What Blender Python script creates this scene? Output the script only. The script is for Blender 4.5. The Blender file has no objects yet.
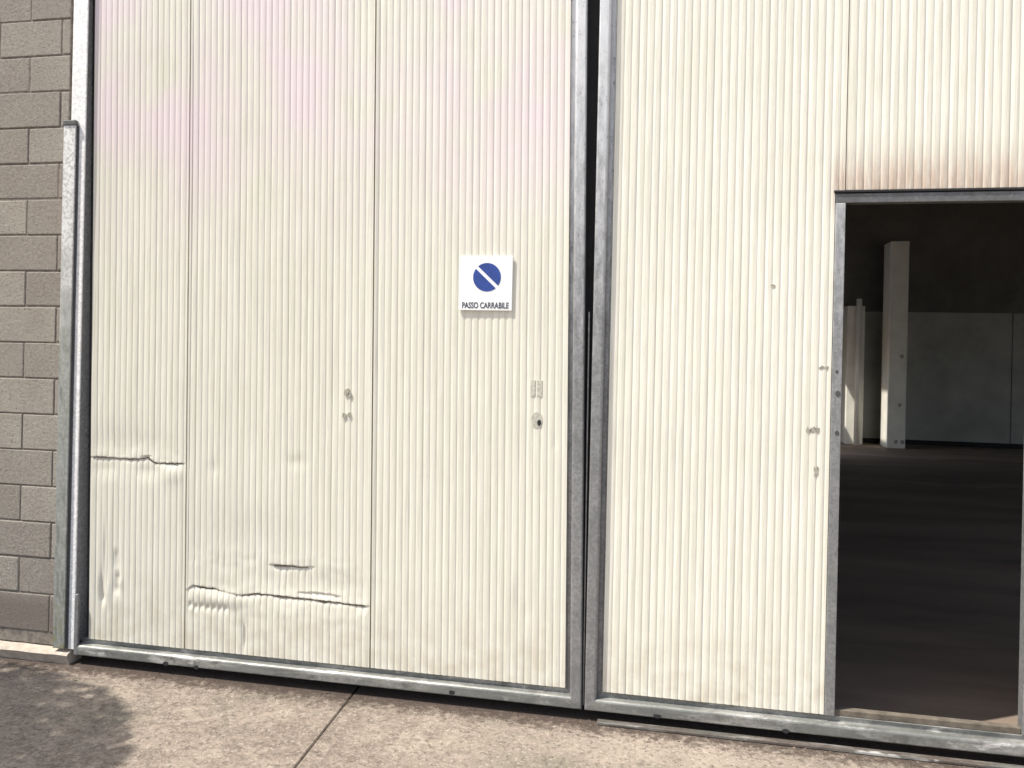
import bpy, bmesh, math, random
from mathutils import Vector, noise as mn
random.seed(7)
S = bpy.context.scene
C = S.collection
GZ = -0.115                      # level of the yard

# ------------------------------------------------------------------ helpers
def link(name, bm, mats, parent=None, smooth=False):
    me = bpy.data.meshes.new(name)
    bmesh.ops.recalc_face_normals(bm, faces=bm.faces)
    bm.to_mesh(me); bm.free()
    for m in (mats if isinstance(mats, (list, tuple)) else [mats]):
        me.materials.append(m)
    if smooth:
        for p in me.polygons: p.use_smooth = True
    o = bpy.data.objects.new(name, me); C.objects.link(o)
    if parent: o.parent = parent
    return o

def thing(name, label, cat, loc=(0, 0, 0), group=None):
    o = bpy.data.objects.new(name, None); C.objects.link(o)
    o.location = loc; o.empty_display_size = .1
    o['label'] = label; o['category'] = cat
    if group: o['group'] = group
    return o

def tag(o, label, cat, group=None):
    o['label'] = label; o['category'] = cat
    if group: o['group'] = group
    return o

def struct(o):
    o['kind'] = 'structure'; return o

def box(bm, x0, x1, y0, y1, z0, z1, bev=0, mat=0, seg=2):
    vs = [bm.verts.new((x, y, z)) for x in (x0, x1) for y in (y0, y1) for z in (z0, z1)]
    idx = [(0, 1, 3, 2), (4, 6, 7, 5), (0, 4, 5, 1), (2, 3, 7, 6), (0, 2, 6, 4), (1, 5, 7, 3)]
    fs = [bm.faces.new([vs[i] for i in f]) for f in idx]
    for f in fs: f.material_index = mat
    if bev:
        es = list({e for f in fs for e in f.edges})
        r = bmesh.ops.bevel(bm, geom=es, offset=bev, segments=seg, affect='EDGES', profile=.5)
        for f in r['faces']: f.material_index = mat
    return vs

def mbox(*a, **k):
    bm = bmesh.new(); box(bm, *a, **k); return bm

def poly_prism(bm, pts, y0, y1, mat=0):
    """outline in (x,z), from y0 to y1"""
    a = [bm.verts.new((x, y0, z)) for x, z in pts]
    b = [bm.verts.new((x, y1, z)) for x, z in pts]
    n = len(pts)
    fs = [bm.faces.new(a), bm.faces.new(b[::-1])]
    for i in range(n):
        j = (i + 1) % n
        fs.append(bm.faces.new((a[i], b[i], b[j], a[j])))
    for f in fs: f.material_index = mat
    return fs

def sweep(bm, prof, A, B, cap=True):
    """profile of (t,y) pairs joined from end function A(t)->(x,z) to B(t)"""
    a = []; b = []
    for t, y in prof:
        x, z = A(t); a.append(bm.verts.new((x, y, z)))
        x, z = B(t); b.append(bm.verts.new((x, y, z)))
    n = len(prof)
    for i in range(n):
        j = (i + 1) % n
        bm.faces.new((a[i], b[i], b[j], a[j]))
    if cap:
        bm.faces.new(a); bm.faces.new(b[::-1])

# ------------------------------------------------------------------ node helpers
def mat(name):
    m = bpy.data.materials.new(name); m.use_nodes = True
    nt = m.node_tree; b = nt.nodes['Principled BSDF']
    return m, nt, b

def N(nt, t, **k):
    n = nt.nodes.new(t)
    for a, v in k.items():
        if a in n.inputs.keys() if hasattr(n.inputs, 'keys') else False: n.inputs[a].default_value = v
        else: setattr(n, a, v)
    return n

def L(nt, a, b): nt.links.new(a, b)

def objcoord(nt, scale=(1, 1, 1), loc=(0, 0, 0)):
    g = nt.nodes.new('ShaderNodeNewGeometry')
    mp = nt.nodes.new('ShaderNodeMapping')
    mp.inputs['Scale'].default_value = scale; mp.inputs['Location'].default_value = loc
    L(nt, g.outputs['Position'], mp.inputs['Vector'])
    return mp.outputs['Vector']

def noise(nt, vec, scale, detail=6, rough=.6, dist=0):
    n = nt.nodes.new('ShaderNodeTexNoise')
    n.inputs['Scale'].default_value = scale; n.inputs['Detail'].default_value = detail
    n.inputs['Roughness'].default_value = rough; n.inputs['Distortion'].default_value = dist
    L(nt, vec, n.inputs['Vector']); return n.outputs['Fac']

def ramp(nt, fac, stops):
    r = nt.nodes.new('ShaderNodeValToRGB')
    e = r.color_ramp.elements
    while len(e) < len(stops): e.new(.5)
    for el, (p, c) in zip(e, stops):
        el.position = p
        el.color = (c, c, c, 1) if isinstance(c, (int, float)) else (*c, 1)
    L(nt, fac, r.inputs['Fac']); return r.outputs['Color']

def mix(nt, fac, a, b, mode='MIX'):
    n = nt.nodes.new('ShaderNodeMix'); n.data_type = 'RGBA'; n.blend_type = mode
    for sock, v in ((n.inputs[0], fac), (n.inputs[6], a), (n.inputs[7], b)):
        if isinstance(v, bpy.types.NodeSocket): L(nt, v, sock)
        elif isinstance(v, (int, float)): sock.default_value = v if sock.type == 'VALUE' else (v, v, v, 1)
        else: sock.default_value = (*v, 1)
    return n.outputs[2]

def math_(nt, op, a, b=None, c=None, clamp=False):
    n = nt.nodes.new('ShaderNodeMath'); n.operation = op; n.use_clamp = clamp
    for i, v in enumerate((a, b, c)):
        if v is None: continue
        if isinstance(v, bpy.types.NodeSocket): L(nt, v, n.inputs[i])
        else: n.inputs[i].default_value = v
    return n.outputs[0]

def smooth(nt, v, lo, hi, a=0., b=1.):
    n = nt.nodes.new('ShaderNodeMapRange'); n.interpolation_type = 'SMOOTHSTEP'
    n.inputs['From Min'].default_value = lo; n.inputs['From Max'].default_value = hi
    n.inputs['To Min'].default_value = a; n.inputs['To Max'].default_value = b
    L(nt, v, n.inputs['Value']); return n.outputs['Result']

def xyz(nt):
    g = nt.nodes.new('ShaderNodeNewGeometry'); s = nt.nodes.new('ShaderNodeSeparateXYZ')
    L(nt, g.outputs['Position'], s.inputs[0]); return s.outputs

def bump(nt, bsdf, h, strength, dist):
    n = nt.nodes.new('ShaderNodeBump'); n.inputs['Strength'].default_value = strength
    n.inputs['Distance'].default_value = dist
    L(nt, h, n.inputs['Height']); L(nt, n.outputs['Normal'], bsdf.inputs['Normal'])

# ------------------------------------------------------------------ materials
def panel_paint(name, rust=False, blush=False, k=1.0):
    m, nt, b = mat(name)
    v = objcoord(nt)
    base = mix(nt, ramp(nt, noise(nt, v, 1.3, 4), [(.3, 0), (.7, 1)]), tuple(c * k for c in (.735, .708, .612)), tuple(c * k for c in (.782, .756, .664)))
    # vertical rain streaks of thin grime
    st = noise(nt, objcoord(nt, (26, 26, .9)), 1.0, 5, .65)
    base = mix(nt, ramp(nt, st, [(.48, 0), (.74, .45)]), base, (.56, .54, .44))
    f2 = noise(nt, objcoord(nt, (210, 210, 3.0)), 1.0, 4, .7)
    base = mix(nt, ramp(nt, f2, [(.46, 0), (.66, .5)]), base, (.47, .45, .37))
    # dust collected low down
    X = xyz(nt)
    low = smooth(nt, X[2], .55, .0)
    n2 = noise(nt, v, 9, 6)
    lowm = math_(nt, 'MULTIPLY', low, ramp(nt, n2, [(.40, 0), (.66, .6)]))
    base = mix(nt, lowm, base, (.50, .44, .34))
    # small flecks
    fl = noise(nt, v, 90, 2, .5)
    base = mix(nt, ramp(nt, fl, [(.70, 0), (.78, .30)]), base, (.42, .39, .33))
    if blush:      # pinkish tint towards the top of this leaf
        bm_ = math_(nt, 'MULTIPLY', smooth(nt, X[2], 2.0, 3.0), ramp(nt, noise(nt, v, 1.7, 2), [(.38, 0), (.60, .95)]))
        base = mix(nt, bm_, base, (.70, .60, .615))
    if rust:       # rusty weeping above the wicket frame
        a = smooth(nt, X[2], 2.76, 2.42); x = smooth(nt, X[0], .68, .74)
        z = smooth(nt, X[2], 2.18, 2.40)
        rm = math_(nt, 'MULTIPLY', math_(nt, 'MULTIPLY', a, x), z)
        rm = math_(nt, 'MULTIPLY', math_(nt, 'POWER', rm, 1.7), ramp(nt, noise(nt, objcoord(nt, (30, 30, 3.5)), 1.2, 6, .75), [(.34, .30), (.60, 1)]))
        base = mix(nt, math_(nt, 'MULTIPLY', rm, .8), base, (.40, .275, .205))
    L(nt, base, b.inputs['Base Color'])
    b.inputs['Roughness'].default_value = .42
    b.inputs['Specular IOR Level'].default_value = .4
    bump(nt, b, noise(nt, v, 14, 4), .25, .004)
    return m

def galvanised(name, tint=(.40, .41, .42), dark=(.20, .205, .21), metal=.4, scratch=True, grime=.6, pale=0.):
    m, nt, b = mat(name)
    v = objcoord(nt)
    vo = nt.nodes.new('ShaderNodeTexVoronoi'); vo.inputs['Scale'].default_value = 85
    L(nt, v, vo.inputs['Vector'])
    bw = nt.nodes.new('ShaderNodeRGBToBW'); L(nt, vo.outputs['Color'], bw.inputs[0])
    base = mix(nt, ramp(nt, bw.outputs[0], [(.2, 0), (.8, 1)]), tuple(c * .85 for c in tint), tuple(c * 1.15 for c in tint))
    g = noise(nt, v, 6, 8, .7)
    base = mix(nt, ramp(nt, g, [(.42, 0), (.66, grime)]), base, dark)
    if pale:       # paler higher up, blotched
        X = xyz(nt)
        p = math_(nt, 'ADD', X[2], math_(nt, 'MULTIPLY', math_(nt, 'SUBTRACT', noise(nt, objcoord(nt, (30, 30, 9)), 1.3, 6, .75), .5), 3.))
        base = mix(nt, smooth(nt, p, 1.3, 3.6, 0, pale), base, (.68, .68, .685))
        q = noise(nt, objcoord(nt, (60, 60, 24), (2, 0, 1)), 1, 4, .7)
        base = mix(nt, ramp(nt, q, [(.60, 0), (.68, .7)]), base, (.13, .133, .14))
    if scratch:
        s = noise(nt, objcoord(nt, (7, 20, 22)), 1, 4, .6)
        base = mix(nt, ramp(nt, s, [(.60, 0), (.66, .7)]), base, (.60, .59, .56))
        s2 = noise(nt, objcoord(nt, (2.2, 9, 30), (1, 0, 2)), 1.5, 5, .65)
        base = mix(nt, ramp(nt, s2, [(.48, 0), (.62, .5)]), base, (.46, .46, .43))
        d = noise(nt, objcoord(nt, (5, 20, 9), (3, 1, 5)), 1.6, 5, .7)
        base = mix(nt, ramp(nt, d, [(.56, 0), (.66, .7)]), base, (.095, .085, .075))
    if scratch:    # long dull and clean stretches along the rail
        big = noise(nt, objcoord(nt, (1.6, 4, 6), (1.3, 0, 0)), 1.2, 5, .6)
        base = mix(nt, ramp(nt, big, [(.46, 0), (.54, .6)]), base, (.13, .138, .128))
    L(nt, base, b.inputs['Base Color'])
    b.inputs['Metallic'].default_value = metal
    L(nt, ramp(nt, g, [(.3, .36), (.7, .62)]), b.inputs['Roughness'])
    bump(nt, b, noise(nt, v, 40, 4), .2, .003)
    return m

M_PANEL_A = panel_paint('cream_paint_pinkish', blush=True, k=.93)
M_PANEL_B = panel_paint('cream_paint_rust', rust=True, k=.985)
M_GALV = galvanised('galvanised_steel', (.25, .252, .255), (.14, .14, .142), .35, scratch=False, pale=.85)
M_GALV_D = galvanised('dull_galvanised_steel', (.15, .15, .15), (.07, .07, .07), .3, scratch=False)
M_RAIL = galvanised('scuffed_galvanised_rail', (.29, .285, .27), (.12, .122, .114), .3, grime=.85)
M_ZINC = galvanised('bright_zinc_sheet', (.86, .86, .855), (.66, .66, .65), .12, scratch=False, grime=.35)

def flange_mat():                 # pale at the top, mottled grey-green down low
    m, nt, b = mat('mottled_zinc_plate')
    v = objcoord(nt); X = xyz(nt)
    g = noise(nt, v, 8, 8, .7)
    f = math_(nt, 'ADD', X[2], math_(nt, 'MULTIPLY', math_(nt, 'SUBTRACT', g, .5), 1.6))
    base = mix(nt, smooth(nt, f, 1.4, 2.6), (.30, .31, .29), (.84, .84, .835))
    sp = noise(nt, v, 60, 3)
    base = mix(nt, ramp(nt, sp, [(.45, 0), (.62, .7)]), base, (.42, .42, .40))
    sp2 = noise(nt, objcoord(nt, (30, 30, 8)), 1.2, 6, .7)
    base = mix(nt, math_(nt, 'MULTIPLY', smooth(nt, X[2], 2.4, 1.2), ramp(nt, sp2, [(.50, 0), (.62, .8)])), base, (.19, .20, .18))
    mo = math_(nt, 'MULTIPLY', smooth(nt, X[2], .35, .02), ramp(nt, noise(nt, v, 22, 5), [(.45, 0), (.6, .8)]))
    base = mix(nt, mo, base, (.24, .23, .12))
    L(nt, base, b.inputs['Base Color'])
    b.inputs['Metallic'].default_value = .3; b.inputs['Roughness'].default_value = .5
    return m
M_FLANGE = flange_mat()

def plain(name, col, rough=.6, var=.15, scale=8, metal=0, bumpd=0):
    m, nt, b = mat(name)
    v = objcoord(nt)
    n = noise(nt, v, scale, 6)
    L(nt, mix(nt, ramp(nt, n, [(.3, 0), (.7, 1)]), tuple(c * (1 - var) for c in col), tuple(min(1, c * (1 + var)) for c in col)), b.inputs['Base Color'])
    b.inputs['Roughness'].default_value = rough; b.inputs['Metallic'].default_value = metal
    if bumpd: bump(nt, b, noise(nt, v, scale * 6, 6), .5, bumpd)
    return m

def block_mat():
    m, nt, b = mat('concrete_block')
    v = objcoord(nt); X = xyz(nt)
    at = nt.nodes.new('ShaderNodeAttribute'); at.attribute_name = 'tone'
    base = mix(nt, at.outputs['Fac'], (.265, .235, .203), (.345, .312, .270))
    n = noise(nt, v, 55, 7, .8)
    base = mix(nt, ramp(nt, n, [(.34, .8), (.48, 0)]), base, (.12, .105, .092))
    base = mix(nt, ramp(nt, n, [(.54, 0), (.68, .6)]), base, (.46, .43, .39))
    n3 = noise(nt, v, 5, 6, .65)
    base = mix(nt, ramp(nt, n3, [(.45, 0), (.72, .45)]), base, (.20, .17, .15))
    damp = math_(nt, 'MULTIPLY', smooth(nt, X[2], .28, .16), .7)
    base = mix(nt, damp, base, (.13, .105, .09))
    L(nt, base, b.inputs['Base Color']); b.inputs['Roughness'].default_value = .92
    bump(nt, b, n, 1.0, .006)
    return m
M_BLOCK = block_mat()
M_MORTAR = plain('grey_mortar', (.19, .165, .14), .95, .5, 25, 0, .006)

def concrete_yard():
    m, nt, b = mat('stained_concrete')
    v = objcoord(nt); X = xyz(nt)
    n1 = noise(nt, v, .9, 5, .6, .4)
    base = mix(nt, ramp(nt, n1, [(.34, 0), (.66, 1)]), (.275, .226, .184), (.37, .308, .252))
    # pale worn patches and brown mottling, hand-sized
    n2 = noise(nt, objcoord(nt, (1, 1, 1), (4, 2, 0)), 5.5, 9, .72, .5)
    base = mix(nt, ramp(nt, n2, [(.50, 0), (.64, .6)]), base, (.45, .375, .305))
    n2b = noise(nt, objcoord(nt, (1, 1.3, 1), (9, 5, 0)), 12, 9, .78, .5)
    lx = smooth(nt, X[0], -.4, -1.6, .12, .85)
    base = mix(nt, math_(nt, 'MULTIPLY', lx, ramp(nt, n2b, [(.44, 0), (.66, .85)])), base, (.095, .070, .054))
    gr = noise(nt, objcoord(nt, (1, 1, 1), (7, 3, 0)), 2.6, 6, .6)
    base = mix(nt, ramp(nt, gr, [(.54, 0), (.68, .6)]), base, (.175, .165, .125))
    # sand grains and pits
    n3 = noise(nt, v, 42, 7, .78)
    base = mix(nt, ramp(nt, n3, [(.36, .85), (.49, 0)]), base, (.095, .073, .058))
    n4 = noise(nt, v, 65, 5, .72)
    base = mix(nt, ramp(nt, n4, [(.53, 0), (.66, .75)]), base, (.52, .45, .38))
    # earth washed up against the foot of the gates
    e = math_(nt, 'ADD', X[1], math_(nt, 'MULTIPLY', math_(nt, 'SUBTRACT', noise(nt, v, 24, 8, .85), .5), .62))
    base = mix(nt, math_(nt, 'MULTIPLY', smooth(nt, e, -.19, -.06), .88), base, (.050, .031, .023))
    L(nt, base, b.inputs['Base Color'])
    b.inputs['Roughness'].default_value = .9
    h = math_(nt, 'ADD', math_(nt, 'MULTIPLY', n3, .6), math_(nt, 'ADD', math_(nt, 'MULTIPLY', n2, 1.6), math_(nt, 'MULTIPLY', n4, .35)))
    bump(nt, b, h, .9, .022)
    return m
M_YARD = concrete_yard()
M_SOIL = plain('dark_soil', (.10, .078, .06), .95, .4, 30, 0, .01)
M_KERB = plain('pale_kerb_concrete', (.42, .36, .30), .9, .25, 18, 0, .006)

def floor_mat():
    m, nt, b = mat('hall_floor_concrete')
    n = noise(nt, objcoord(nt, (.35, 1.6, 1)), 1.0, 6, .65)
    base = mix(nt, ramp(nt, n, [(.35, 0), (.72, 1)]), (.16, .125, .102), (.32, .245, .19))
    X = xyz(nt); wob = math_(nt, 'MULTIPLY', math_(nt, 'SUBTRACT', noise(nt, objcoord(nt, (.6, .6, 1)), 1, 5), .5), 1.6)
    for yc, w, a in ((12.0, .28, .6), (8.6, .22, .55), (5.2, .5, .2)):   # pale wavy bands across the floor
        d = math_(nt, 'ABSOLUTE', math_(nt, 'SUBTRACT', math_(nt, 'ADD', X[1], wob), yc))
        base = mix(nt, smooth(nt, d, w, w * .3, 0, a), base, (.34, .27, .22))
    L(nt, base, b.inputs['Base Color']); b.inputs['Roughness'].default_value = .75
    return m
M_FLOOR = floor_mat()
M_DARK = plain('dark_core', (.02, .02, .022), .9, .2)
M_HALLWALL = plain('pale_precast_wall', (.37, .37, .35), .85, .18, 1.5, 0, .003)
M_HALLUP = plain('dark_hall_wall', (.13, .125, .115), .9, .2, 2)
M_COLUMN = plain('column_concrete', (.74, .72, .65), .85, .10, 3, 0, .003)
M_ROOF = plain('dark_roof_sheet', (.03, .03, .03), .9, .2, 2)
M_WHITE = plain('sign_white', (.82, .83, .83), .35, .02, 3)
M_BLUE = plain('sign_blue', (.020, .055, .26), .4, .2, 30)
M_INK = plain('sign_ink', (.03, .035, .06), .5, .1)
M_SHADE = plain('shade_dark_steel', (.055, .056, .06), .6, .3, 20)  # near-black colour carrying the shade of the jamb channel
M_CHIP = plain('bare_metal_chip', (.33, .31, .26), .7, .4, 60)
M_LOCK = plain('worn_lock_plate', (.46, .445, .38), .6, .3, 90)
M_BARK = plain('bark', (.10, .075, .055), .9, .3, 12, 0, .02)
M_LEAF = plain('leaf_green', (.055, .085, .035), .6, .35, 6)
M_TRACK = galvanised('rusty_track', (.12, .10, .085), (.055, .042, .034), .15)
M_STONE = plain('grit', (.16, .12, .09), .95, .5, 25)

# ------------------------------------------------------------------ ground
def joint_x(y): return -1.549 + (-.045 / .76) * -(y - .02) * -1 * -1   # direction of the saw-cut joint
def jx(y): return -1.549 + (.02 - y) * .058

bm = bmesh.new()
R = 900
box(bm, -R, R, -R, R, GZ - .6, GZ - .05)
struct(link('ground', bm, M_SOIL))

def slab(pts, name):
    bm = bmesh.new()
    t = [bm.verts.new((x, y, GZ)) for x, y in pts]
    f = bm.faces.new(t)
    r = bmesh.ops.extrude_face_region(bm, geom=[f])
    for v in r['geom']:
        if isinstance(v, bmesh.types.BMVert): v.co.z -= .045
    top = [e for e in bm.edges if all(abs(v.co.z - GZ) < 1e-5 for v in e.verts)]
    bmesh.ops.bevel(bm, geom=top, offset=.004, segments=2, affect='EDGES')
    return struct(link(name, bm, M_YARD))
YB = .20
YN = -40.
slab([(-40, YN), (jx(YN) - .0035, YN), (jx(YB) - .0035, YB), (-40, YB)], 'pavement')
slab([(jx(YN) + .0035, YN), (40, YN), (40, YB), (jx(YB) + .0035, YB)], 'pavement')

# kerb at the foot of the block wall
bm = bmesh.new()
nx = 60
prof = [(-.026, GZ - .02), (-.058, -.062), (-.046, -.050), (.06, -.036), (.06, GZ - .02)]
rows = []
for i in range(nx + 1):
    x = -12 + (-3.13 + 12) * i / nx if i < 20 else -5.0 + (-3.185 + 5.0) * (i - 20) / 40
    if i < 20: x = -12 + 7.0 * i / 20
    rows.append([bm.verts.new((x, y + mn.noise(Vector((x * 6, k, 0))) * .012 * (k < 3), z + mn.noise(Vector((x * 9, k, 4))) * .006 * (0 < k < 4)))
                 for k, (y, z) in enumerate(prof)])
for a, b_ in zip(rows, rows[1:]):
    for k in range(len(prof)):
        j = (k + 1) % len(prof)
        bm.faces.new((a[k], b_[k], b_[j], a[j]))
bm.faces.new(rows[0]); bm.faces.new(rows[-1][::-1])
struct(link('kerb', bm, M_KERB))

# ------------------------------------------------------------------ block wall
wall = thing('block_wall', 'brown-grey concrete block wall left of the cream gate', 'wall', (-3.6, .1, 0))
def rel(o, parent):
    o.location = [-c for c in parent.location]; return o
bm = bmesh.new()
lay = bm.faces.layers.float.new('tone')
rng = random.Random(3)
for k in range(0, 32):
    z0 = .042 + .2 * (k - 0) - .0 ; z1 = z0 + .2
    if k == 0: z0 = .03
    
    x = -3.335 - (.0 if k % 2 else 0)
    # joints at -3.548 on one course and at -3.348 / -3.748 on the next
    edges = [-3.290]
    xj = -3.548 if k % 2 == 1 else -3.348
    while xj > -8: edges.append(xj); xj -= .4
    if k % 2 == 0: pass
    for e1, e0 in zip(edges, edges[1:]):
        if e1 - e0 < .04:
            n0 = len(bm.faces)
        b0 = e0 + .0036; b1 = e1 - .0036
        zz0, zz1 = z0 + .0036, z1 - .0036
        if b1 - b0 < .012: continue
        before = set(bm.faces)
        dy = rng.uniform(-.0025, .0025)
        box(bm, b0, b1, .0 + dy, .17, zz0, zz1, bev=rng.uniform(.003, .008), seg=2)
        t = rng.random()
        for f in bm.faces:
            if f not in before: f[lay] = t
o = rel(link('blockwork', bm, M_BLOCK, wall), wall)
# mortar is set back behind the block faces
bm = mbox(-8.3, -3.292, .0045, .16, -.035, 6.43)
rel(link('mortar', bm, M_MORTAR, wall), wall)

# ------------------------------------------------------------------ jamb
jamb = thing('door_jamb', 'tall galvanised steel door jamb between the block wall and the gate', 'door jamb', (-3.27, 0, 0))
bm = bmesh.new(); box(bm, -3.254, -3.164, -.028, -.018, -.035, 5.0, bev=.003); box(bm, -3.254, -3.218, -.0175, .14, -.035, 5.0)
rel(link('post', bm, M_ZINC, jamb), jamb)
bm = bmesh.new()
box(bm, -3.284, -3.212, -.046, -.030, -.03, 2.835, bev=.0025)
box(bm, -3.284, -3.258, -.0305, -.004, -.03, 2.834, bev=.001)
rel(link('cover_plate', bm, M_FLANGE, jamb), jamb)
rel(link('shade_strip', mbox(-3.2115, -3.200, -.036, -.0285, -.03, 2.834), M_SHADE, jamb), jamb)  # dark strip painting the shadow line beside the cover plate
bm = mbox(-3.286, -3.207, -.052, -.0285, 2.836, 2.862, bev=.003)
rel(link('cap', bm, M_GALV_D, jamb), jamb)
# guide bar stub near the foot of the jamb
bm = bmesh.new()
poly_prism(bm, [(-3.162, -.06), (-3.139, -.06), (-3.137, .24), (-3.144, .27), (-3.155, .27), (-3.161, .24)], -.034, -.018)
bmesh.ops.bevel(bm, geom=list(bm.edges), offset=.002, segments=1, affect='EDGES')
rel(link('guide_bar', bm, M_GALV, jamb), jamb)

# ------------------------------------------------------------------ ribbed panels
PITCH = .0352
def rib(x):
    k = math.floor(x / PITCH); q = .9 + .3 * math.sin(k * 12.9898) * math.sin(k * 4.1)
    t = (x / PITCH) % 1.0
    # shallow groove with a rounded crown between
    g = 0.
    if t < .34: g = .5 - .5 * math.cos(2 * math.pi * t / .34)
    return .0026 * q * g - .0007 * math.sin(math.pi * max(0, t - .34) / .66)

def gauss(d, s): return math.exp(-.5 * (d / s) ** 2)

def path_z(path, x):
    if x < path[0][0] or x > path[-1][0]: return None
    for (x0, z0), (x1, z1) in zip(path, path[1:]):
        if x0 <= x <= x1: return z0 + (z1 - z0) * (x - x0) / (x1 - x0 + 1e-9)

CREASE = [  # path, depth, sharpness above, below
    ([(-3.14, 1.02), (-2.926, 1.019), (-2.794, 1.021), (-2.745, 1.034), (-2.715, 1.012), (-2.690, 1.004), (-2.50, 1.011)], .008, .004, .018),
    ([(-2.52, .330), (-2.499, .336), (-2.466, .360), (-2.340, .353), (-2.192, .329), (-2.092, .347), (-1.958, .343), (-1.849, .340), (-1.579, .335), (-1.45, .330)], .0085, .0045, .020),
    ([(-2.033, .504), (-1.95, .502), (-1.775, .507)], .011, .006, .020),
    ([(-1.872, .368), (-1.75, .374), (-1.623, .366)], .010, .008, .02),
    ([(-2.79, 1.034), (-2.74, 1.040), (-2.715, 1.038)], .008, .006, .015),
]
DENT = [  # x, z, sx, sz, depth (+ = pushed in)
    (-2.932, .49, .010, .016, .009), (-2.928, .445, .012, .02, .010), (-2.922, .37, .013, .022, .013), (-2.925, .31, .014, .02, .013), (-2.905, .34, .01, .03, -.007), (-3.017, .30, .012, .05, .011), (-3.01, .25, .012, .02, .009), (-2.985, .28, .01, .05, -.006), (-2.97, .40, .03, .12, .004),
    (-3.003, .52, .005, .09, .009), (-2.40, .255, .07, .020, .002), (-2.164, .12, .005, .05, .013), (-2.30, .30, .10, .025, -.006),
    (-1.80, .42, .22, .05, .008), (-2.05, .60, .3, .12, .006), (-2.9, 1.10, .2, .06, .005), (-2.75, .96, .06, .03, .006), (-2.6, .95, .05, .03, -.005),
    (-3.0, .96, .07, .03, .005), (-1.68, 1.36, .05, .15, .004), (-1.0, .8, .35, .3, .004), (-2.0, 1.5, .4, .5, .006), (-2.9, 2.2, .25, .6, .006), (-1.0, 2.6, .4, .6, .005),
    (-2.2, 2.7, .35, .5, .006), (.2, .6, .3, .3, .003), (.2, 2.4, .3, .6, .004), (-.7, .42, .02, .07, .004), (-.66, .36, .02, .05, .004), (-2.35, .99, .025, .03, .004), (-1.88, 1.05, .04, .02, .004),
    (.464, 1.985, .012, .008, .004), (-.52, 1.21, .012, .015, .004),
]
def dent(x, z):
    d = 0.
    for path, dep, up, dn in CREASE:
        zc = path_z(path, x)
        if zc is None: continue
        zc += .0045 * mn.noise(Vector((x * 30, dep * 500, 2))) + .002 * mn.noise(Vector((x * 90, dep * 300, 5)))
        e = min(1., (x - path[0][0]) / .03 + .15, (path[-1][0] - x) / .03 + .15)
        dz = z - zc
        dep_ = dep * (.75 + 1.0 * mn.noise(Vector((x * 9, 3.1, dep * 100))))
        if dz >= 0: d += dep_ * e * (1 - min(1., dz / (up * 1.0))) if dz < up else 0
        else: d += dep_ * e * math.exp(dz / dn)
    for cx, cz, sx, sz, dd in DENT:
        if abs(x - cx) < 3 * sx and abs(z - cz) < 3 * sz:
            d += dd * gauss(x - cx, sx) * gauss(z - cz, sz)
    # stubby squashed ribs beneath the crease
    if -2.49 < x < -2.26 and .215 < z < .30:
        d += .0075 * abs(math.sin(math.pi * x / PITCH)) ** 2 * gauss(z - .255 - .015 * mn.noise(Vector((x * 30, 0, 0))), .012)
    d += .0022 * mn.noise(Vector((x * 1.3, z * .55, 1.7))) + .0010 * mn.noise(Vector((x * 5, z * 2.1, 9)))
    return d

def panel(name, x0, x1, z0, z1, material, parent, shear=0., skip=None, extra_x=(), zcuts=()):
    """ribbed sheet as a height field with its edges folded back"""
    xs = set()
    n0 = math.floor(x0 / PITCH) - 1; n1 = math.ceil(x1 / PITCH) + 1
    for i in range(n0, n1 + 1):
        for t in (0, .057, .113, .17, .227, .283, .34, .56, .78):
            x = (i + t) * PITCH
            if x0 + .0015 < x < x1 - .0015: xs.add(round(x, 5))
    xs |= {x0, x1} | set(extra_x)
    xs = sorted(xs)
    zs = set()
    z = z0
    while z < z1:
        zs.add(round(z, 4))
        near = any(abs(z - c) < .07 for c in zcuts)
        z += .004 if near else (.02 if z < 1.2 else .06)
    zs |= {z1} | {zc for zc in ([2.418] if skip else [])}
    zs = sorted(zs)
    bm = bmesh.new()
    grid = {}
    def V(i, j):
        if (i, j) not in grid:
            x, z = xs[i], zs[j]
            near = max([0.] + [gauss(z - zc - .01, .05) for zc in zcuts])
            xr = x + near * .003 * mn.noise(Vector((x * 11, z * 16, 3)))
            y = rib(xr) * (1 + .5 * near * mn.noise(Vector((x * 7, z * 9, 8)))) + dent(x, z) + near * .0016 * mn.noise(Vector((x * 14, z * 22, 6)))
            ex = min(x - x0, x1 - x)
            if ex < .012: y = y * .4
            grid[(i, j)] = bm.verts.new((x - shear * z, y, z))
        return grid[(i, j)]
    for i in range(len(xs) - 1):
        for j in range(len(zs) - 1):
            if skip and skip((xs[i] + xs[i + 1]) / 2, (zs[j] + zs[j + 1]) / 2): continue
            bm.faces.new((V(i, j), V(i + 1, j), V(i + 1, j + 1), V(i, j + 1)))
    be = [e for e in bm.edges if len(e.link_faces) == 1]
    r = bmesh.ops.extrude_edge_only(bm, edges=be)
    for v in r['geom']:
        if isinstance(v, bmesh.types.BMVert): v.co.y = .031
    o = link(name, bm, material, parent, smooth=True)
    try:
        o.data.set_sharp_from_angle(angle=math.radians(50))
    except Exception: pass
    return rel(o, parent)

TOP = 4.55
SH = .0137                      # the left leaf hangs a little out of true

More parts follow.
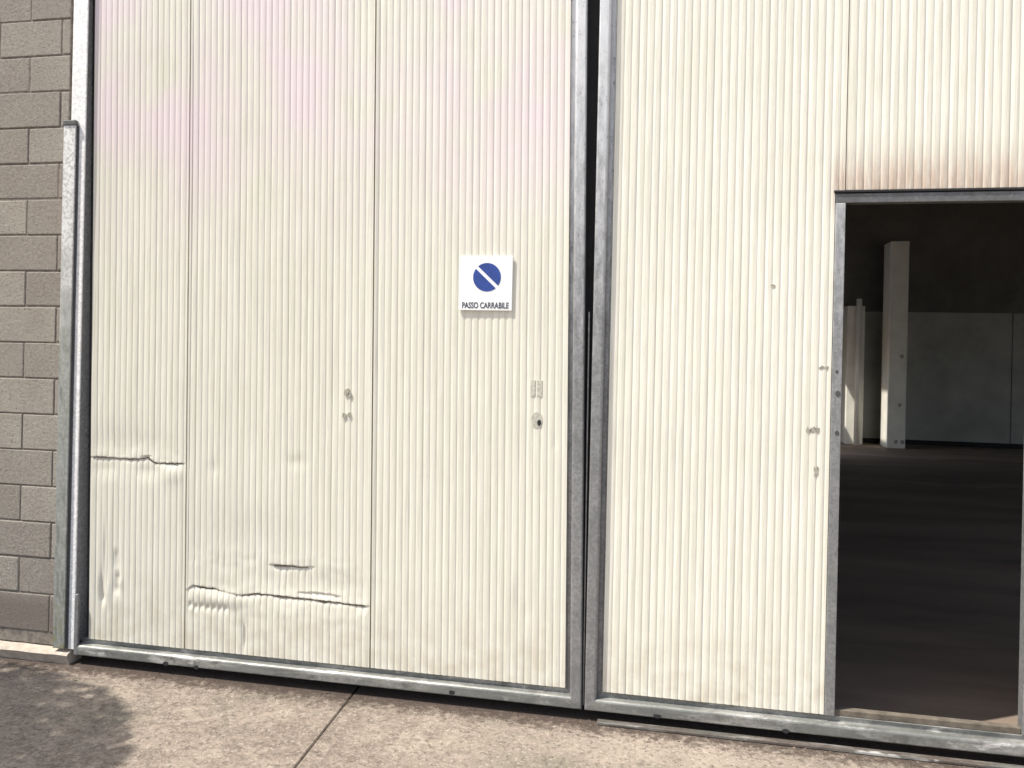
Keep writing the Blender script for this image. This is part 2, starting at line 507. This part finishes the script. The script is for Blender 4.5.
# frame member profile, t from the outer edge inwards, y depth (front is negative)
PROF = [(0, .045), (0, -.026), (.003, -.031), (.007, -.033), (.044, -.033), (.050, -.031), (.054, -.027), (.056, -.022),
        (.056, .014), (.074, .014), (.0765, .009), (.0795, .009), (.0815, .013), (.0815, .045)]
def frame(parent, x0, x1, z0, z1, shear, left=True, right=True, matS=M_GALV, matR=M_RAIL, prof=PROF):
    g = .0008
    def P(x, z): return (x - shear * z, z)
    def one(name, A, B, m):
        bm = bmesh.new(); sweep(bm, prof, A, B)
        rel(link(name, bm, m, parent), parent)
    if left:
        one('stile', lambda t: P(x0 + t, z0 + t + g), lambda t: P(x0 + t, z1 - t - g), matS)
    if right:
        one('stile', lambda t: P(x1 - t, z0 + t + g), lambda t: P(x1 - t, z1 - t - g), matS)
    lz = (lambda t: t) if left else (lambda t: 0)
    rz = (lambda t: t) if right else (lambda t: 0)
    one('bottom_rail', lambda t: P(x0 + lz(t), z0 + t), lambda t: P(x1 - rz(t), z0 + t), matR)
    one('top_rail', lambda t: P(x0 + lz(t), z1 - t), lambda t: P(x1 - rz(t), z1 - t), matS)

# ---- left leaf
leaf = thing('gate_leaf', 'closed cream ribbed metal gate leaf with dented panels and the sign', 'gate', (-1.8, 0, -.06))
ZB = .022
frame(leaf, -3.150, -.379, -.0625, TOP + .09, SH, left=False)
# recessed left stile, in the channel of the jamb, its shade put into the dark colour
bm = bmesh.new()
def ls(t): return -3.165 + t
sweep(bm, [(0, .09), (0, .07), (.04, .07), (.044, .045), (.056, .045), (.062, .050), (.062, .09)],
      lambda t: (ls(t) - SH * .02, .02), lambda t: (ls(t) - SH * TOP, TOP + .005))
rel(link('stile', bm, M_SHADE, leaf), leaf)
cr1 = [1.02]; cr2 = [.34, .505, .25]
panel('panel', -3.095, -2.5155, ZB, TOP, M_PANEL_A, leaf, SH, zcuts=[1.02])
panel('panel', -2.5075, -1.4675, ZB, TOP, M_PANEL_A, leaf, SH, zcuts=[.34, .505, .25])
panel('panel', -1.4595, -.4615, ZB, TOP, M_PANEL_A, leaf, SH)
bm = mbox(-3.10, -.462, .0325, .046, .02, TOP)
for v in bm.verts: v.co.x -= SH * v.co.z
rel(link('core', bm, M_DARK, leaf), leaf)
bm = mbox(-.3786, -.3760, -.012, .046, -.05, TOP)  # thin black sheet painting the shade on the stile side
for v in bm.verts: v.co.x -= SH * v.co.z
rel(link('edge_shade', bm, M_DARK, leaf), leaf)
# cover bar inside the meeting gap
bm = mbox(-.3755, -.3690, -.006, .0, -.05, 1.85, bev=.001)
for v in bm.verts: v.co.x -= .5 * SH * v.co.z
rel(link('meeting_bar', bm, M_GALV, leaf), leaf)
bm = mbox(-.460, -.345, .0465, .0495, -.04, TOP + .085)  # dark sheet added behind the gap, blackening it and stopping sun leaks
rel(link('gap_backing', bm, M_DARK, leaf), leaf)

M_CREASE = plain('dark_crease_ribbon', (.075, .058, .045), .8, .5, 60)
def crease_ribbon(path_i, wid, seed, x0=-9, x1=9):  # dark ribbon along a crease, sharpening its line
    path, dep = CREASE[path_i][0], CREASE[path_i][1]
    xs = []; x = max(path[0][0] + .03, x0)
    while x < min(path[-1][0] - .03, x1): xs.append(x); x += .008
    bm = bmesh.new(); prev = None
    for x in xs:
        z = path_z(path, x) + .0045 * mn.noise(Vector((x * 30, dep * 500, 2))) + .002 * mn.noise(Vector((x * 90, dep * 300, 5)))
        w = wid * max(.12, .55 + 1.1 * mn.noise(Vector((x * 16, seed, 4))) + .5 * mn.noise(Vector((x * 60, seed, 1))))
        y = dep * .45
        row = [bm.verts.new((x - SH * z, yy, z + dz)) for yy, dz in ((y, w * .5), (y, -w * .5), (.02, -w * .5), (.02, w * .5))]
        if prev:
            for k in range(4): bm.faces.new((prev[k], row[k], row[(k + 1) % 4], prev[(k + 1) % 4]))
        else: bm.faces.new(row)
        prev = row
    bm.faces.new(prev[::-1])
    rel(link('crease_line', bm, M_CREASE, leaf), leaf)
crease_ribbon(0, .0075, 1); crease_ribbon(1, .013, 2, -2.49, -1.49); crease_ribbon(2, .006, 3)

def blob(bm, cx, cz, rx, rz, y0, y1, n=12, rough=.3, seed=0):
    r = random.Random(seed)
    pts = []
    for i in range(n):
        a = 2 * math.pi * i / n; k = 1 + r.uniform(-rough, rough)
        pts.append((cx + rx * k * math.cos(a), cz + rz * k * math.sin(a)))
    poly_prism(bm, pts, y0, y1)

def chip(parent, cx, cz, rx, rz, seed, name='paint_chip', m=None, rough=.35, dy=0):
    bm = bmesh.new(); blob(bm, cx, cz, rx, rz, -.0012 + dy, .004 + dy, 11, rough, seed)
    rel(link(name, bm, m or M_CHIP, parent), parent)
# filled lock holes of the left leaf
for i, (x, z, rx, rz) in enumerate([(-1.622, 1.422, .014, .020), (-1.606, 1.408, .008, .012), (-1.635, 1.303, .012, .012), (-1.606, 1.310, .009, .012)]):
    chip(leaf, x, z, rx, rz, i + 1)
for x0, x1 in ((-.664, -.640), (-.632, -.606)):
    bm = mbox(x0, x1, -.002, .004, 1.432, 1.512, bev=.001); rel(link('lock_plate', bm, M_LOCK, leaf), leaf)
bm = bmesh.new(); blob(bm, -.630, 1.317, .027, .040, -.0022, .004, 20, .05, 5)
rel(link('lock_plate', bm, M_LOCK, leaf), leaf)
bm = bmesh.new(); blob(bm, -.618, 1.305, .009, .016, -.004, .004, 12, .15, 6)
rel(link('keyhole', bm, M_DARK, leaf), leaf)

# ---- right leaf with the open wicket doorway
leaf2 = thing('gate_leaf', 'cream ribbed metal gate leaf with an open dark doorway cut in it', 'gate', (1.1, 0, -.06))
RX1 = 2.75
frame(leaf2, -.3635, RX1, -.0625, TOP + .09, 0)
WO0, WO1, WH = .730, 1.592, 2.404         # outer edge of the doorway frame
panel('panel', -.281, .7695, ZB, TOP, M_PANEL_B, leaf2, 0, skip=lambda x, z: x > .7275 and z < 2.418, extra_x=(.7275,))
panel('panel', .7735, 1.82, 2.420, TOP, M_PANEL_B, leaf2, 0)
panel('panel', 1.5965, RX1 - .085, ZB, 2.416, M_PANEL_B, leaf2, 0)
bm = bmesh.new()
box(bm, -.285, .729, .0325, .044, .02, TOP)
box(bm, .7295, RX1 - .08, .0325, .044, 2.4045, TOP)
box(bm, 1.5925, RX1 - .08, .0325, .044, .02, 2.404)
rel(link('core', bm, M_DARK, leaf2), leaf2)
dfr = link('doorway_frame', mbox(WO0, .7735, -.006, .050, .021, WH - .044, bev=.003), M_GALV, leaf2); rel(dfr, leaf2)
o = link('doorway_frame', mbox(1.549, WO1, -.006, .050, .021, WH - .044, bev=.003), M_GALV, leaf2); rel(o, leaf2)
o = link('doorway_frame', mbox(WO0, WO1, -.003, .050, WH - .0435, WH, bev=.003), M_GALV_D, leaf2); rel(o, leaf2)
# drip strip, blackened for its shadow line, where the panel stops over the frame
o = link('drip_edge', mbox(.722, 1.60, -.010, .012, 2.4075, 2.4175, bev=.002), M_DARK, leaf2); rel(o, leaf2)
o = link('sill_strip', mbox(.7755, 1.5475, .010, .050, .0195, .046, bev=.002), plain('dusty_sill', (.12, .10, .078), .9, .4, 20), leaf2); rel(o, leaf2)
for i, (x, z, rx, rz) in enumerate([(.686, 1.607, .010, .008), (.708, 1.609, .008, .008), (.632, 1.320, .010, .013), (.652, 1.320, .012, .015), (.672, 1.322, .009, .014),
                                    (.671, 1.132, .010, .022), (.464, 1.985, .008, .004)]):
    chip(leaf2, x, z, rx, rz, i + 20)
for i, (z, rr) in enumerate([(1.59, .008), (1.49, .014), (1.31, .012)]):
    bm = bmesh.new(); blob(bm, .757 - .006 * (i == 0), z, rr * .8, rr, -.0075, -.003, 12, .1, 40 + i)
    rel(link('bolt_hole', bm, M_SHADE, leaf2), leaf2)

# bolts / dents in the bottom rails
for lf, x, z in ((leaf, -2.60, -.055), (leaf, -2.42, -.058), (leaf, -1.02, -.045), (leaf2, -.02, -.052), (leaf2, .56, -.058)):
    bm = bmesh.new(); blob(bm, x, z, .016, .011, -.0345, -.030, 10, .25, int(abs(x) * 100))
    rel(link('drain_hole', bm, M_DARK, lf), lf)

# ------------------------------------------------------------------ floor track under the gate
bm = bmesh.new()
box(bm, -.30, 6, -.060, -.022, GZ + .002, GZ + .016, bev=.003)
tag(link('floor_track', bm, M_TRACK), 'rusty steel floor track in the dirt below the gate leaves', 'track')

# ------------------------------------------------------------------ sign
sx, sz, sw = -.900, 1.985, .135
sign = thing('no_parking_sign', 'small square white sign with a blue disc, PASSO CARRABILE', 'sign', (sx, -.006, sz))
bm = mbox(-sw, sw, -.004, .004, -sw, sw, bev=.002)
link('plate', bm, M_WHITE, sign)
bm = bmesh.new()
cxr, czr, rr = .006, .030, .0705
def halfdisc(sgn):
    # disc cut by a diagonal white bar from upper left to lower right
    a0 = math.radians(-43); g = .0085
    d = Vector((math.cos(a0), math.sin(a0))); n = Vector((-d.y, d.x)) * sgn
    al = math.asin(g / rr)
    pts = []
    for i in range(33):
        t = al + (math.pi - 2 * al) * i / 32
        q = d * (rr * math.cos(t)) + n * (rr * math.sin(t))
        pts.append((cxr + q.x, czr + q.y))
    return pts
for s_ in (1, -1): poly_prism(bm, halfdisc(s_), -.0052, -.003)
link('disc', bm, M_BLUE, sign)
cu = bpy.data.curves.new('lettering', 'FONT'); cu.body = 'PASSO CARRABILE'; cu.size = .04; cu.extrude = .0006; cu.offset = .0006
cu.align_x = 'CENTER'
to = bpy.data.objects.new('lettering_source', cu); C.objects.link(to)
bpy.context.view_layer.update()
dg = bpy.context.evaluated_depsgraph_get()
me = bpy.data.meshes.new_from_object(to.evaluated_get(dg)); bpy.data.objects.remove(to)
w = max(v.co.x for v in me.vertices) - min(v.co.x for v in me.vertices)
h = max(v.co.y for v in me.vertices)
for v in me.vertices:
    x, y, z = v.co
    v.co = (x * .236 / w, -.0048 - z, y * .029 / h - .123)
me.materials.clear(); me.materials.append(M_INK); me.name = 'lettering'
to = bpy.data.objects.new('lettering', me); C.objects.link(to); to.parent = sign

# ------------------------------------------------------------------ hall behind the gates
BY = 14.2
IX, IY = 2.1, 7.0
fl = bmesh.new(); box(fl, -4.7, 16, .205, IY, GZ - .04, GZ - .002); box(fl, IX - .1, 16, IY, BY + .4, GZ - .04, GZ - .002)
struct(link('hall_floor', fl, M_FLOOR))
wl = thing('hall_back_wall', 'pale lower wall at the far end of the dark hall', 'wall', (5, BY, GZ))
bm = bmesh.new()
xw = IX + .001
while xw < 16:
    box(bm, xw, min(16, xw + 2.385), BY, BY + .2, GZ, 2.66, bev=.008); xw += 2.40
rel(link('lower_wall', bm, M_HALLWALL, wl), wl)
rel(link('upper_wall', mbox(IX + .001, 16, BY + .03, BY + .2, 2.662, 6.4), M_HALLUP, wl), wl)  # upper part of the wall in a darker colour
rel(link('skirting', mbox(IX + .001, 16, BY - .02, BY - .001, GZ, GZ + .10), M_DARK, wl), wl)
# inner corner of the hall, unseen; bay and slits added to light the columns
sw_ = thing('added_side_wall', 'unseen inner side wall of the hall, its bay and slits added for light', 'wall', (IX, 10, GZ))
bm = bmesh.new()
box(bm, -4.7, -4.5, .2, IY - .2, GZ, 6.43); box(bm, -4.7, IX, IY - .199, IY, GZ, 6.43)
for y0, y1, z0, z1 in ((IY + .001, 8.6, GZ, 6.43), (8.601, 11.4, GZ, 3.25), (11.401, 13.4, 2.0, 3.25), (13.401, BY - .001, GZ, 6.43), (8.601, 11.98, 3.251, 6.43),
                       (11.981, 12.46, 3.251, 4.4), (11.981, 12.46, 5.5, 6.43), (12.461, 12.60, 3.251, 6.43), (12.601, 12.90, 4.2, 6.43), (12.901, 13.4, 3.251, 6.43)):
    box(bm, IX - .05, IX, y0, y1, z0, z1)
rel(link('wall_sheet', bm, M_HALLWALL, sw_), sw_)
bm = mbox(16.0, 16.2, .2, BY, GZ, 6.4)
tag(link('hall_end_wall', bm, M_HALLUP), 'dark wall closing the right end of the hall', 'wall')
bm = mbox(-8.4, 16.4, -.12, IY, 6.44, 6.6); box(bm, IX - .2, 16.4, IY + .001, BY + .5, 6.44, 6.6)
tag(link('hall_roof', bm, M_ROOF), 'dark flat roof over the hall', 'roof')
# front wall around and over the gates; unseen opening at right added for daylight
fw = bmesh.new()
box(fw, -3.288, 16.2, .02, .20, TOP + .10, 6.43); box(fw, 2.80, 3.15, .02, .20, GZ, TOP + .098); box(fw, 13.0, 16.2, .02, .20, GZ, TOP + .098)
tag(link('front_wall', fw, M_HALLWALL), 'plain concrete wall above and right of the gate, with an added opening', 'wall')
bm = mbox(-3.3, 2.79, .205, .32, TOP - .05, TOP + .35)
tag(link('gate_rail', bm, M_GALV_D), 'steel top rail carrying the gate leaves', 'rail')

def column(name, label, x0, x1, y0, y1, top, holes):
    t = thing(name, label, 'column', ((x0 + x1) / 2, (y0 + y1) / 2, GZ), 'columns inside the hall')
    rel(link('shaft', mbox(x0, x1, y0, y1, GZ, top, bev=.015), M_COLUMN, t), t)
    for hx, hz in holes:
        bm = bmesh.new(); blob(bm, hx, hz, .035, .045, y0 - .003, y0 + .01, 12, .2, int(hz * 10))
        rel(link('socket', bm, M_CHIP, t), t)
    return t
column('column', 'tall pale square concrete column in front of the far wall', 4.295, 4.64, 13.25, 13.78, 4.02, [(4.54, 1.72), (4.52, .75), (4.46, .02), (4.58, .02)])
column('column', 'far concrete column half hidden by the left edge of the doorway', 3.60, 3.94, 13.70, 14.19, 2.75, [])
bm = bmesh.new()
bmesh.ops.create_cone(bm, cap_ends=True, segments=14, radius1=.055, radius2=.055, depth=3.0)
bmesh.ops.translate(bm, verts=bm.verts, vec=(3.80, 13.60, GZ + 1.5))
tag(link('downpipe', bm, M_COLUMN, smooth=True), 'thin pale pipe standing before the far column in the hall', 'pipe')

# ------------------------------------------------------------------ grit and dirt along the gate foot
bm = bmesh.new()
rg = random.Random(11)
def pebble(x, y, r):
    q = [Vector((rg.uniform(-1, 1), rg.uniform(-1, 1), rg.uniform(-.2, 1))) * r for _ in range(5)]
    vs = [bm.verts.new((x + p.x, y + p.y, GZ + max(0, p.z) * .8)) for p in q]
    for a in ((0, 1, 2), (0, 2, 3), (0, 3, 4), (1, 2, 4), (2, 3, 4), (0, 1, 4)):
        try: bm.faces.new([vs[i] for i in a])
        except ValueError: pass
for _ in range(4200):
    x = rg.uniform(-3.9, 2.2); y = -.03 - abs(rg.gauss(0, .09))
    if x < -3.2: y -= .05
    pebble(x, y, rg.uniform(.0012, .0035) * (1 + 1.6 * rg.random() ** 6))
for _ in range(900):
    pebble(rg.uniform(-3.9, 2.2), rg.uniform(-2.2, -.05), rg.uniform(.001, .0035))
o = link('grit', bm, M_STONE); o['kind'] = 'stuff'
tag(o, 'loose grit and soil along the foot of the gate', 'grit')

# ------------------------------------------------------------------ sun direction, tree added out of view to shade the yard
EL, AZ = math.radians(60), math.radians(60)
SUN = Vector((-math.cos(EL) * math.sin(AZ), -math.cos(EL) * math.cos(AZ), math.sin(EL)))
tgt = Vector((-3.68, -1.60, GZ)); cc = tgt + SUN * (3.45 / SUN.z)
tree = thing('shadow_tree', 'round leafy tree added out of view to shade the paving', 'tree', (cc.x, cc.y, GZ))
bm = bmesh.new()
def limb(a, b, ra, rb, n=7):
    a = Vector(a); b = Vector(b); d = (b - a).normalized()
    u = d.orthogonal().normalized(); w_ = d.cross(u)
    A = [bm.verts.new(a + (u * math.cos(2 * math.pi * i / n) + w_ * math.sin(2 * math.pi * i / n)) * ra) for i in range(n)]
    B = [bm.verts.new(b + (u * math.cos(2 * math.pi * i / n) + w_ * math.sin(2 * math.pi * i / n)) * rb) for i in range(n)]
    for i in range(n): bm.faces.new((A[i], A[(i + 1) % n], B[(i + 1) % n], B[i]))
    bm.faces.new(A[::-1]); bm.faces.new(B)
limb((0, 0, 0), (.03, .02, 1.3), .11, .085); limb((.03, .02, 1.25), (0, .05, 2.6), .085, .06)
for k in range(9):
    a = k * 2.4; limb((0.02, .03, 1.9 + .13 * k), (math.cos(a) * .8, math.sin(a) * .8, 2.6 + .17 * k), .04, .012, 5)
link('trunk', bm, M_BARK, tree)
bm = bmesh.new()
CR = 1.45
for _ in range(24000):
    d = Vector((rg.gauss(0, 1), rg.gauss(0, 1), rg.gauss(0, 1))).normalized()
    rr_ = CR * (rg.random() ** .28) * (1 + .02 * mn.noise(d * 2.2))
    p = d * rr_ * Vector((1, 1, .92)).length / Vector((1, 1, .92)).length
    p.z = p.z * .92 + 3.45
    t1 = Vector((rg.gauss(0, 1), rg.gauss(0, 1), rg.gauss(0, .7))).normalized()
    t2 = t1.cross(Vector((rg.gauss(0, 1), rg.gauss(0, 1), rg.gauss(0, 1)))).normalized()
    l = rg.uniform(.035, .06); w2 = l * .5
    bm.faces.new([bm.verts.new(q) for q in (p - t1 * l, p + t2 * w2, p + t1 * l, p - t2 * w2)])
link('crown', bm, M_LEAF, tree)

# ------------------------------------------------------------------ light
wd = bpy.data.worlds.new('World'); S.world = wd; wd.use_nodes = True
nt = wd.node_tree; bg = nt.nodes['Background']
sky = nt.nodes.new('ShaderNodeTexSky'); sky.sky_type = 'NISHITA'; sky.sun_disc = False
sky.sun_elevation = EL; sky.sun_rotation = math.atan2(SUN.x, SUN.y); sky.dust_density = 2.0
hs = nt.nodes.new('ShaderNodeHueSaturation'); hs.inputs['Saturation'].default_value = .62
L(nt, sky.outputs[0], hs.inputs['Color']); L(nt, hs.outputs[0], bg.inputs[0]); bg.inputs[1].default_value = .12
sl = bpy.data.lights.new('sun', 'SUN'); sl.energy = 3.6; sl.angle = math.radians(.6); sl.color = (1, .95, .855)
so = bpy.data.objects.new('sun', sl); C.objects.link(so); so.location = SUN * 30
so.rotation_euler = (-SUN).to_track_quat('-Z', 'Y').to_euler()

# ------------------------------------------------------------------ camera
cam = bpy.data.cameras.new('camera'); co = bpy.data.objects.new('camera', cam); C.objects.link(co)
F = 800.
cam.sensor_fit = 'HORIZONTAL'; cam.sensor_width = 36; cam.lens = F / 1024 * 36
cam.shift_y = -32.5 / 1024
cam.clip_start = .05; cam.clip_end = 3000
from mathutils import Matrix
th = math.atan(F / 4066); roll = math.atan(.022)
Rm = Matrix.Rotation(th, 4, 'Z') @ Matrix.Rotation(math.radians(90), 4, 'X') @ Matrix.Rotation(roll, 4, 'Z')
co.matrix_world = Matrix.Translation((0, -3.87, 1.65)) @ Rm
S.camera = co
S.render.engine = 'CYCLES'
S.render.resolution_x, S.render.resolution_y = 1024, 768
S.cycles.max_bounces = 10; S.cycles.diffuse_bounces = 6
S.view_settings.view_transform = 'Standard'; S.view_settings.look = 'None'
S.view_settings.exposure = .93; S.view_settings.gamma = 1
